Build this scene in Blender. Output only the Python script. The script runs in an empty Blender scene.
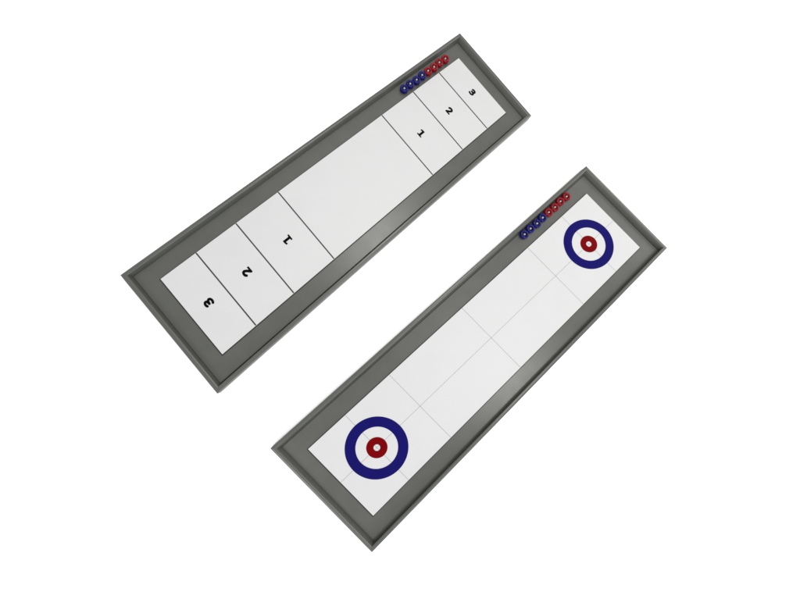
import bpy, bmesh, math
import numpy as np
from mathutils import Matrix, Vector

# ------------------------------------------------------------------ camera
SC = bpy.context.scene
COL = SC.collection
S = 0.30                                     # board width in metres
UP = Vector((0.13831409, 0.1398052, 0.98047117)).normalized()   # the table's normal as the camera sees it
RW = UP.rotation_difference(Vector((0, 0, 1))).to_matrix()
CAM_H = 0.712

cam_data = bpy.data.cameras.new('camera')
cam = bpy.data.objects.new('camera', cam_data)
COL.objects.link(cam)
cam.matrix_world = Matrix.Translation((0, 0, CAM_H)) @ RW.to_4x4()
cam_data.sensor_width = 36.0
cam_data.lens = 36.0 * 300.0 / 800.0
cam_data.clip_start = 0.01
cam_data.clip_end = 60.0
SC.camera = cam

# ------------------------------------------------------------------ light
world = bpy.data.worlds.new('World')
SC.world = world
world.use_nodes = True
bg = world.node_tree.nodes['Background']
bg.inputs['Color'].default_value = (0.97, 0.985, 1.0, 1)
bg.inputs['Strength'].default_value = 1.14

def area(name, loc, target, size, power, color):
    l = bpy.data.lights.new(name, 'AREA')
    l.shape = 'RECTANGLE'
    l.size, l.size_y = size
    l.energy = power
    l.color = color
    o = bpy.data.objects.new(name, l)
    COL.objects.link(o)
    o.location = loc
    d = Vector(target) - Vector(loc)
    o.rotation_euler = d.to_track_quat('-Z', 'Y').to_euler()
    return o

def cam_space(x, y, z):
    """a point given right / up / towards the viewer of the camera, in the world"""
    return Vector((0, 0, CAM_H)) + RW @ Vector((x, y, z))

area('south_softbox', cam_space(-0.9, -1.5, 1.0), cam_space(0, 0, -0.7), (0.8, 0.55), 19, (1.0, 0.985, 0.95))
area('east_softbox', cam_space(1.26, -0.22, 1.0), cam_space(0.2, 0, -0.7), (0.42, 0.42), 13.5, (1.0, 0.985, 0.95))
area('north_softbox', cam_space(0.45, 1.09, 0.98), cam_space(0, 0, -0.7), (0.34, 0.34), 14, (1.0, 0.985, 0.95))
area('window_light', cam_space(2.6, 1.2, -0.2), cam_space(0.3, 0.1, -0.7), (1.5, 0.8), 23, (1.0, 0.985, 0.95))
area('cool_fill', cam_space(1.3, -1.9, 0.0), cam_space(0.0, 0.0, -0.7), (1.2, 0.7), 16, (0.78, 0.89, 1.0))  # added fill lamp, lightens the darker inner walls

SC.view_settings.view_transform = 'Standard'
SC.view_settings.look = 'None'
SC.view_settings.exposure = 0.0
SC.view_settings.gamma = 1.0
SC.render.engine = 'CYCLES'
SC.cycles.use_denoising = True
SC.cycles.max_bounces = 8

# ------------------------------------------------------------------ materials
def principled(name, color, rough, spec=0.5, metal=0.0):
    m = bpy.data.materials.new(name)
    m.use_nodes = True
    b = m.node_tree.nodes['Principled BSDF']
    b.inputs['Base Color'].default_value = (*color, 1)
    b.inputs['Roughness'].default_value = rough
    b.inputs['Specular IOR Level'].default_value = spec
    b.inputs['Metallic'].default_value = metal
    return m, m.node_tree, b

def noise_detail(nt, b, color, amount, scale, bump_scale, bump, rough, rough_var):
    """colour mottling, roughness variation and a fine bump from object-space noise"""
    N, L = nt.nodes, nt.links
    tc = N.new('ShaderNodeTexCoord')
    n1 = N.new('ShaderNodeTexNoise'); n1.inputs['Scale'].default_value = scale; n1.inputs['Detail'].default_value = 6
    n2 = N.new('ShaderNodeTexNoise'); n2.inputs['Scale'].default_value = bump_scale; n2.inputs['Detail'].default_value = 3
    L.new(tc.outputs['Object'], n1.inputs['Vector']); L.new(tc.outputs['Object'], n2.inputs['Vector'])
    mr = N.new('ShaderNodeMapRange')
    mr.inputs['From Min'].default_value = 0.3; mr.inputs['From Max'].default_value = 0.7
    mr.inputs['To Min'].default_value = 1 - amount; mr.inputs['To Max'].default_value = 1 + amount
    L.new(n1.outputs['Fac'], mr.inputs['Value'])
    mx = N.new('ShaderNodeVectorMath'); mx.operation = 'SCALE'
    mx.inputs[0].default_value = color
    L.new(mr.outputs['Result'], mx.inputs['Scale'])
    L.new(mx.outputs['Vector'], b.inputs['Base Color'])
    rr = N.new('ShaderNodeMapRange')
    rr.inputs['From Min'].default_value = 0.3; rr.inputs['From Max'].default_value = 0.7
    rr.inputs['To Min'].default_value = rough - rough_var; rr.inputs['To Max'].default_value = rough + rough_var
    L.new(n1.outputs['Fac'], rr.inputs['Value']); L.new(rr.outputs['Result'], b.inputs['Roughness'])
    bp = N.new('ShaderNodeBump'); bp.inputs['Strength'].default_value = bump; bp.inputs['Distance'].default_value = 0.0006
    L.new(n2.outputs['Fac'], bp.inputs['Height']); L.new(bp.outputs['Normal'], b.inputs['Normal'])
    return tc, mx

GREY = (0.0465, 0.0477, 0.0405)
m_grey, nt, b = principled('grey_painted_board', GREY, 0.36, 0.5)
tc, mx = noise_detail(nt, b, GREY, 0.06, 26, 420, 0.10, 0.36, 0.02)
# a few small dark specks in the paint
vor = nt.nodes.new('ShaderNodeTexVoronoi'); vor.inputs['Scale'].default_value = 42
nt.links.new(tc.outputs['Object'], vor.inputs['Vector'])
lt = nt.nodes.new('ShaderNodeMath'); lt.operation = 'GREATER_THAN'; lt.inputs[1].default_value = 0.035
nt.links.new(vor.outputs['Distance'], lt.inputs[0])
sep = nt.nodes.new('ShaderNodeSeparateColor'); nt.links.new(vor.outputs['Color'], sep.inputs['Color'])
lt2 = nt.nodes.new('ShaderNodeMath'); lt2.operation = 'LESS_THAN'; lt2.inputs[1].default_value = 0.93
nt.links.new(sep.outputs['Red'], lt2.inputs[0])
mxx = nt.nodes.new('ShaderNodeMath'); mxx.operation = 'MAXIMUM'
nt.links.new(lt.outputs[0], mxx.inputs[0]); nt.links.new(lt2.outputs[0], mxx.inputs[1])
mr = nt.nodes.new('ShaderNodeMapRange'); mr.inputs['To Min'].default_value = 0.35; mr.inputs['To Max'].default_value = 1.0
nt.links.new(mxx.outputs[0], mr.inputs['Value'])
mx2 = nt.nodes.new('ShaderNodeVectorMath'); mx2.operation = 'SCALE'
nt.links.new(mx.outputs['Vector'], mx2.inputs[0]); nt.links.new(mr.outputs['Result'], mx2.inputs['Scale'])
nt.links.new(mx2.outputs['Vector'], b.inputs['Base Color'])

WHITE = (0.389, 0.388, 0.386)
m_sheet, nt, b = principled('white_playing_sheet', WHITE, 0.5, 0.3)
noise_detail(nt, b, WHITE, 0.012, 18, 700, 0.05, 0.5, 0.04)

m_black, nt, b = principled('black_print', (0.0012, 0.0012, 0.0012), 0.7, 0.03)
m_dline, nt, b = principled('dark_grey_print', (0.03, 0.03, 0.03), 0.6, 0.15)
m_gline, nt, b = principled('pale_grey_print', (0.185, 0.185, 0.188), 0.6, 0.2)
m_blue, nt, b = principled('blue_print', (0.0050, 0.0037, 0.074), 0.6, 0.02)
noise_detail(nt, b, (0.0050, 0.0037, 0.074), 0.05, 60, 700, 0.03, 0.55, 0.04)
m_red, nt, b = principled('red_print', (0.110, 0.0001, 0.001), 0.6, 0.02)
noise_detail(nt, b, (0.110, 0.0001, 0.001), 0.05, 60, 700, 0.03, 0.55, 0.04)
m_pred, nt, b = principled('red_glossy_plastic', (0.150, 0.0004, 0.004), 0.15, 0.14)
m_pblue, nt, b = principled('blue_glossy_plastic', (0.0035, 0.0035, 0.080), 0.15, 0.14)
m_steel, nt, b = principled('steel', (0.24, 0.235, 0.22), 0.38, 0.5, 1.0)
m_dark, nt, b = principled('dark_socket_plastic', (0.012, 0.012, 0.012), 0.5, 0.3)
m_edge_shade, nt, b = principled('sheet_edge_shade', (0.012, 0.012, 0.011), 0.6, 0.2)  # near-black standing in for the shade along the sheet's edges
BACK = (0.90, 0.90, 0.90)
m_back, nt, b = principled('white_studio_backdrop', BACK, 0.9, 0.1)
noise_detail(nt, b, BACK, 0.006, 6, 300, 0.02, 0.9, 0.03)

# ------------------------------------------------------------------ helpers
def link_mesh(name, verts, faces, mat, parent=None, smooth=True):
    me = bpy.data.meshes.new(name)
    me.from_pydata([tuple(v) for v in verts], [], faces)
    bm = bmesh.new(); bm.from_mesh(me)
    bmesh.ops.recalc_face_normals(bm, faces=bm.faces)
    bm.to_mesh(me); bm.free()
    me.materials.append(mat)
    if smooth:
        me.shade_smooth()
        me.set_sharp_from_angle(angle=math.radians(48))
    o = bpy.data.objects.new(name, me)
    COL.objects.link(o)
    if parent: o.parent = parent
    return o

def sheet(name, verts2, faces, z, k, mat, parent):
    """a printed mark: a flat sheet just above the playing sheet, facing up"""
    v = [(x + k * y, y, z) for x, y in verts2]
    o = link_mesh(name, v, faces, mat, parent, smooth=False)
    me = o.data
    if me.polygons[0].normal.z < 0: me.flip_normals()
    return o

def annulus(x0, y0, r0, r1, n=128):
    v, f = [], []
    for i in range(n):
        a = 2 * math.pi * i / n
        v += [(x0 + r0 * math.cos(a), y0 + r0 * math.sin(a)), (x0 + r1 * math.cos(a), y0 + r1 * math.sin(a))]
    for i in range(n):
        j = (i + 1) % n
        f.append((2 * i, 2 * i + 1, 2 * j + 1, 2 * j))
    return v, f

def rect2(x0, x1, y0, y1):
    return [(x0, y0), (x1, y0), (x1, y1), (x0, y1)], [(0, 1, 2, 3)]

# numerals: an outline of thick strokes, cut out of a fine grid (marching squares)
def seg_d(P, a, b):
    a = np.array(a); b = np.array(b)
    d = b - a
    t = np.clip(((P - a) @ d) / (d @ d), 0, 1)
    return np.linalg.norm(P - a - t[..., None] * d, axis=-1)

def poly_d(P, pts):
    """signed distance to a convex polygon given anticlockwise (max of half planes)"""
    out = None
    for i in range(len(pts)):
        a = np.array(pts[i]); b = np.array(pts[(i + 1) % len(pts)])
        e = b - a; n = np.array((e[1], -e[0])) / np.hypot(*e)
        d = (P - a) @ n
        out = d if out is None else np.maximum(out, d)
    return out

def stroke_d(P, pts, w):
    return np.min([seg_d(P, pts[i], pts[i + 1]) for i in range(len(pts) - 1)], axis=0) - w

def arc(cx, cy, rx, ry, a0, a1, n=20):
    return [(cx + rx * math.cos(math.radians(a0 + (a1 - a0) * i / n)), cy + ry * math.sin(math.radians(a0 + (a1 - a0) * i / n))) for i in range(n + 1)]

def numeral_sdf(ch, P):
    if ch == '1':
        return np.minimum.reduce([
            poly_d(P, [(0.06, 0), (0.74, 0), (0.74, 0.19), (0.06, 0.19)]),
            poly_d(P, [(0.26, 0.05), (0.54, 0.05), (0.54, 1.0), (0.26, 1.0)]),
            poly_d(P, [(0.0, 0.72), (0.30, 0.79), (0.45, 1.0), (0.28, 1.0), (0.0, 0.94)])])
    if ch == '2':
        w = 0.14
        pts = arc(0.32, 0.70, 0.25, 0.185, 158, -28) + [(0.45, 0.45), (0.14, 0.13)]
        return np.minimum(stroke_d(P, pts, w), poly_d(P, [(0.02, 0), (0.72, 0), (0.72, 0.215), (0.02, 0.215)]))
    w = 0.130
    top = arc(0.31, 0.715, 0.25, 0.175, 140, -90)
    low = arc(0.30, 0.305, 0.28, 0.195, 90, -145)
    return np.minimum(stroke_d(P, top + [(0.20, 0.525)], w), stroke_d(P, low, w))

def numeral(ch, n=70):
    xs = np.linspace(-0.12, 0.92, n); ys = np.linspace(-0.12, 1.12, n)
    P = np.stack(np.meshgrid(xs, ys, indexing='ij'), -1)
    D = numeral_sdf(ch, P)
    verts, idx, faces = [], {}, []
    def corner(i, j):
        key = (i, j)
        if key not in idx: idx[key] = len(verts); verts.append((xs[i], ys[j]))
        return idx[key]
    def cut(a, b):
        key = (min(a, b), max(a, b))
        if key not in idx:
            a, b = key
            t = D[a] / (D[a] - D[b])
            idx[key] = len(verts)
            verts.append((xs[a[0]] + t * (xs[b[0]] - xs[a[0]]), ys[a[1]] + t * (ys[b[1]] - ys[a[1]])))
        return idx[key]
    for i in range(n - 1):
        for j in range(n - 1):
            c = [(i, j), (i + 1, j), (i + 1, j + 1), (i, j + 1)]
            ins = [D[q] < 0 for q in c]
            if not any(ins): continue
            f = []
            for q in range(4):
                a, b2 = c[q], c[(q + 1) % 4]
                if ins[q]: f.append(corner(*a))
                if ins[q] != ins[(q + 1) % 4]: f.append(cut(a, b2))
            if len(f) > 2: faces.append(tuple(f))
    return [(x - 0.37, y - 0.5) for x, y in verts], faces

# ------------------------------------------------------------------ board frames of reference
H_RIM = 0.03609 * S            # rim above the tray floor
BASE = 0.020 * S               # thickness of the tray floor
H_TOT = H_RIM + BASE
BOARDS = {
    'shuffle': dict(R=((0.7021785676678475, -0.6928108994196476, 0.16418988017854158), (0.6732937037073319, 0.7211073942177508, 0.1633392621274448), (-0.23156175775755494, -0.004145316587838774, 0.9728113736457842)),
              T=(-0.3161703105286919, 0.913053327314914, -2.334539640299369), t=(0.02972, 0.03158, 0.02617, 0.03088), d=(0.0195, 0.00837, 0.01079, 0.007),
              k=0.068055, m=(-0.0004, 0.00826), Lo=3.37834, Lm=3.0550),
    'curling': dict(R=((0.7444928789700309, -0.6581244779084396, 0.11226096712784538), (0.6479490107681176, 0.7527846635490452, 0.1160919022576298), (-0.1609112569317428, -0.01369021193849472, 0.986873925833344)),
              T=(0.7155914796598946, -0.2892163562239157, -2.3370216666943), t=(0.02659, 0.02659, 0.03201, 0.02917), d=(0.0190, 0.01755, 0.018, -0.009),
              k=-0.059158, m=(-0.00195, -0.0121), Lo=3.38366, Lm=3.0610),
}
WM = 0.65763
MAT_T = 0.005 * S
for nm, D in BOARDS.items():
    R = Matrix(D['R'])
    top = R.to_4x4(); top.translation = Vector(D['T']) * S
    M = Matrix.Translation((0, 0, CAM_H)) @ RW.to_4x4() @ top @ Matrix.Translation((0, 0, -H_TOT))
    D['M'] = M

# ------------------------------------------------------------------ setting: white studio backdrop
def quad_distance(P, Q):
    """distance of the points P to the filled convex quad Q (0 inside)"""
    d = np.full(len(P), 1e9); inside = np.ones(len(P), bool)
    for i in range(4):
        a, b = Q[i], Q[(i + 1) % 4]
        e = b - a
        t = np.clip(((P - a) @ e) / (e @ e), 0, 1)
        d = np.minimum(d, np.linalg.norm(P - a - t[:, None] * e, axis=1))
        inside &= ((P - a) @ np.array((-e[1], e[0]))) > 0
    d[inside] = 0
    return d

def backdrop():
    """one sheet of white paper that runs under both trays and rises gently from one to the other"""
    n = 161; E = 3.2
    u = np.linspace(-1, 1, n)
    ax = E * (0.42 * u + 0.58 * u ** 3)
    X, Y = np.meshgrid(ax, ax, indexing='ij')
    P = np.stack([X.ravel(), Y.ravel()], 1)
    ds, zs = [], []
    for D in BOARDS.values():
        hx = D['Lo'] / 2 + 0.05; hy = 0.55
        C = [D['M'] @ Vector(((x + D['k'] * y) * S, y * S, 0)) for x, y in ((-hx, -hy), (hx, -hy), (hx, hy), (-hx, hy))]
        ds.append(quad_distance(P, np.array([(c.x, c.y) for c in C])))
        nrm = D['M'].to_3x3() @ Vector((0, 0, 1)); o = D['M'].translation
        zs.append(o.z - (nrm.x * (P[:, 0] - o.x) + nrm.y * (P[:, 1] - o.y)) / nrm.z)
    wa = ds[1] ** 2 / (ds[0] ** 2 + ds[1] ** 2 + 1e-12)
    fade = np.exp(-(np.minimum(ds[0], ds[1]) / 0.9) ** 2)
    z0 = min(float((D['M'] @ Vector((s * D['Lo'] / 2 * S, 0, 0))).z) for D in BOARDS.values() for s in (-1, 1))
    z = z0 + (wa * zs[0] + (1 - wa) * zs[1] - z0) * fade - 0.0004
    v = [(p[0], p[1], q) for p, q in zip(P, z)]
    f = [(i * n + j, (i + 1) * n + j, (i + 1) * n + j + 1, i * n + j + 1) for i in range(n - 1) for j in range(n - 1)]
    me = bpy.data.meshes.new('backdrop'); me.from_pydata(v, [], f)
    me.shade_smooth()
    me.materials.append(m_back)
    o = bpy.data.objects.new('backdrop', me); COL.objects.link(o)
    o['kind'] = 'structure'
    return o
backdrop()

# ------------------------------------------------------------------ the trays
def tray(D, root):
    Lo, k, t, d = D['Lo'], D['k'], D['t'], D['d']
    Hb, Ht = BASE / S, H_TOT / S
    # profile: (u, z); u = 0 outer face, 1 inner top edge, 2 inner face at the floor, 3 foot of the tongue under the floor panel
    zf = Hb - 0.016
    prof = [(0.0, 0.0), (0.0, Ht - 0.0045), (0.05, Ht - 0.0018), (0.16, Ht), (0.64, Ht), (0.80, Ht - 0.0012), (0.94, Ht - 0.0042),
            (1.03, Ht - 0.0090), (2.0, Hb), (2.0, zf), (3.0, zf), (3.0, 0.0)]
    def off(side, u):
        if side == 3 and 0.5 < u < 1: u = 1 - (1 - u) * 0.45      # this rail keeps a crisper inner edge
        if u <= 1: return t[side] * u
        if u <= 2: return t[side] + d[side] * (u - 1)
        return t[side] + d[side] + 0.03 * (u - 2)
    def corner(sx, sy, u, z):
        x = sx * (Lo / 2 - off(0 if sx > 0 else 1, u)); y = sy * (0.5 - off(2 if sy > 0 else 3, u))
        return ((x + k * y) * S, y * S, z * S)
    def rail(name, c0, c1):
        v = [corner(*c0, u, z) for u, z in prof] + [corner(*c1, u, z) for u, z in prof]
        n = len(prof)
        f = [(i, (i + 1) % n, n + (i + 1) % n, n + i) for i in range(n)]
        return link_mesh(name, v, f, m_grey, root)
    rail('side_rail', (-1, 1), (1, 1)); rail('side_rail', (-1, -1), (1, -1))
    rail('end_rail', (1, 1), (1, -1)); rail('end_rail', (-1, 1), (-1, -1))
    # floor panel: butts against two rails, a thin open joint along the other two
    g = (0.006, 0.001, 0.001, 0.006 if d[3] > 0 else 0.0008)
    x1 = Lo / 2 - t[0] - d[0] - g[0]; x0 = -Lo / 2 + t[1] + d[1] + g[1]
    y1 = 0.5 - t[2] - d[2] - g[2]; y0 = -0.5 + t[3] + d[3] + g[3]
    c = 0.0012
    v = []
    for z, e in ((zf + 0.0005, 0), (Hb - c, 0), (Hb - 0.0002, c)):
        for x, y in ((x0 + e, y0 + e), (x1 - e, y0 + e), (x1 - e, y1 - e), (x0 + e, y1 - e)):
            v.append(((x + k * y) * S, y * S, z * S))
    f = [(0, 1, 2, 3), (8, 9, 10, 11)]
    for a in (0, 4):
        for i in range(4):
            j = (i + 1) % 4
            f.append((a + i, a + j, a + 4 + j, a + 4 + i))
    link_mesh('floor_panel', v, f, m_grey, root, smooth=False)
    # playing sheet
    mx_, my_ = D['m']; L2, W2 = D['Lm'] / 2, WM / 2
    zt = Hb + MAT_T / S
    # added dark plate, its rim painting the shadow line around the white sheet
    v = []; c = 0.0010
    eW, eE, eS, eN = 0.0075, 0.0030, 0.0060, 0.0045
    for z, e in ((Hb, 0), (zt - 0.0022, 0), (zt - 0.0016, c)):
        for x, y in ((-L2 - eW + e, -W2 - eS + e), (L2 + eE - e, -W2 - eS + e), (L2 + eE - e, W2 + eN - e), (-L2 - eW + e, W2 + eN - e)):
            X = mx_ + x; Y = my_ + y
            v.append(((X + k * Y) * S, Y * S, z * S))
    link_mesh('edge_shade_plate', v, f, m_edge_shade, root, smooth=False)
    v = []
    for z, e in ((zt - 0.0014, 0), (zt - 0.0006, 0), (zt, 0.0006)):
        for x, y in ((-L2 + e, -W2 + e), (L2 - e, -W2 + e), (L2 - e, W2 - e), (-L2 + e, W2 - e)):
            X = mx_ + x; Y = my_ + y
            v.append(((X + k * Y) * S, Y * S, z * S))
    sh = link_mesh('playing_sheet', v, f, m_sheet, root, smooth=False)
    return sh, zt * S

def root_of(name, label, cat, D):
    o = bpy.data.objects.new(name, None)
    o.empty_display_size = 0.05
    COL.objects.link(o)
    o.matrix_world = D['M']
    o['label'] = label; o['category'] = cat
    return o

def sc(v, ox, oy):
    return [((x + ox) * S, (y + oy) * S) for x, y in v]

# --- numbered shuffleboard
D = BOARDS['shuffle']
A = root_of('shuffleboard', 'grey tray with white sheet ruled by black lines into zones numbered 1, 2 and 3', 'shuffleboard', D)
A['group'] = 'grey game trays'
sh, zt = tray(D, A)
mx_, my_ = D['m']; k = D['k']
LW = 0.0047
for x in (-1.250, -0.9165, -0.5345, 0.5505, 0.9285, 1.2605):
    v, f = rect2(x - LW, x + LW, -WM / 2 + 0.002, WM / 2 - 0.002)
    sheet('dividing_line', sc(v, mx_, my_), f, zt + 0.00015, k, m_dline, sh)
NUM_H = 0.065
for ch, x, sgn in (('3', -1.389, -1), ('2', -1.071, -1), ('1', -0.709, -1), ('1', 0.7235, 1), ('2', 1.083, 1), ('3', 1.394, 1)):
    v, f = numeral(ch)
    # sgn -1: top of the figure towards the -x end; +1: towards the +x end
    v = [(sgn * y * NUM_H, -sgn * xx * NUM_H * 1.08) for xx, y in v]
    o = sheet('numeral', sc(v, mx_ + x, my_ + 0.003), f, zt + 0.0002, k, m_black, sh)
    o['label'] = 'bold black figure %s' % ch

# --- curling board
D2 = BOARDS['curling']
B = root_of('curling_board', 'grey tray with white sheet printed with a blue and red target at each end', 'curling board', D2)
B['group'] = 'grey game trays'
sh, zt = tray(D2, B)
mx_, my_ = D2['m']; k = D2['k']
GW = 0.0012
v, f = rect2(-D2['Lm'] / 2 + 0.002, D2['Lm'] / 2 - 0.002, -GW, GW)
sheet('guide_line', sc(v, mx_, my_), f, zt + 0.00012, k, m_gline, sh)
for x in (-1.191, -0.7645, 0.001, 0.7690, 1.198):
    v, f = rect2(x - GW, x + GW, -WM / 2 + 0.002, WM / 2 - 0.002)
    sheet('guide_line', sc(v, mx_, my_), f, zt + 0.00018, k, m_gline, sh)
for x in (-1.191, 1.198):
    v, f = annulus(x, 0, 0.1500, 0.2242)
    o = sheet('target_ring', sc(v, mx_, my_), f, zt + 0.00030, k, m_blue, sh); o['label'] = 'blue outer target ring'
    v, f = annulus(x, 0, 0.0235, 0.0753)
    o = sheet('target_ring', sc(v, mx_, my_), f, zt + 0.00030, k, m_red, sh); o['label'] = 'red inner target ring'

# ------------------------------------------------------------------ roller pucks
def lathe(name, prof, mat, parent, n=48, closed=True):
    v, f = [], []
    m = len(prof)
    for i in range(n):
        a = 2 * math.pi * i / n
        v += [(r * math.cos(a), r * math.sin(a), z) for r, z in prof]
    for i in range(n):
        j = (i + 1) % n
        for q in range(m if closed else m - 1):
            w = (q + 1) % m
            f.append((i * m + q, i * m + w, j * m + w, j * m + q))
    return link_mesh(name, v, f, mat, parent)

def make_puck(R, mat):
    root = bpy.data.objects.new('roller_puck', None)
    root.empty_display_size = 0.01
    COL.objects.link(root)
    Hh = R * 0.86
    rh = R * 0.45                                   # bore
    rc = (R - rh) / 2
    prof = []
    # rounded doughnut-like ring, flattened below
    cx = (R + rh) / 2
    for i in range(17):
        a = math.radians(-70 + 250 * i / 16)
        prof.append((cx + rc * math.cos(a), Hh * 0.56 + Hh * 0.44 * math.sin(a)))
    prof += [(rh, Hh * 0.12), (rh + R * 0.08, 0.0), (R * 0.84, 0.0), (R * 0.93, Hh * 0.07)]
    ring = lathe('ring', prof, mat, root)
    lathe('socket', [(R * 0.445, Hh * 0.10), (R * 0.445, Hh * 0.62), (R * 0.40, Hh * 0.66), (R * 0.37, Hh * 0.60), (R * 0.37, Hh * 0.10)], m_dark, root, 32)
    rb = R * 0.335
    bp = [(max(1e-6, rb * math.sin(math.pi * i / 20)), Hh * 0.55 - rb * math.cos(math.pi * i / 20)) for i in range(21)]
    lathe('ball', bp, m_steel, root, 32, closed=False)
    return root

def copy_tree(o, parent=None):
    c = o.copy(); COL.objects.link(c)
    if parent: c.parent = parent
    for ch in list(o.children): copy_tree(ch, c)
    return c

ORD = ['{c} roller puck touching the {o} ones in the row on the {b}',
       'second {c} roller puck from the {o} ones on the {b}',
       'third {c} roller puck from the {o} ones on the {b}',
       '{c} roller puck at the {e} end of the {b} row']
first = {}
for nm, xs, y0, r in (('shuffle', (0.8665, 0.941, 1.0158, 1.0904, 1.165, 1.240, 1.314, 1.389), 0.393, 0.0371),
                      ('curling', (0.817, 0.8927, 0.9684, 1.0441, 1.1198, 1.1955, 1.2712, 1.347), 0.4145, 0.0371)):
    D = BOARDS[nm]
    bname = 'numbered tray' if nm == 'shuffle' else 'target tray'
    for i, x in enumerate(xs):
        x += 0.004
        col, oth = ('blue', 'red') if i < 4 else ('red', 'blue')
        q = 3 - i if i < 4 else i - 4
        if col not in first:
            root = first[col] = make_puck(r * S, m_pblue if col == 'blue' else m_pred)
        else:
            root = copy_tree(first[col])
        y = y0 + 0.004 + 0.003 * math.sin(i * 2.3)
        p = D['M'] @ Vector(((x + D['k'] * y) * S, y * S, BASE - 0.0002 * S))
        rot = D['M'].to_3x3().normalized().to_4x4() @ Matrix.Rotation(i * 1.1, 4, 'Z')
        root.matrix_world = Matrix.Translation(p) @ rot
        root['label'] = ORD[q].format(c=col, o=oth, b=bname, e='lower left' if col == 'blue' else 'upper right')
        root['category'] = 'puck'
        root['group'] = '%s roller pucks on the %s' % (col, bname)
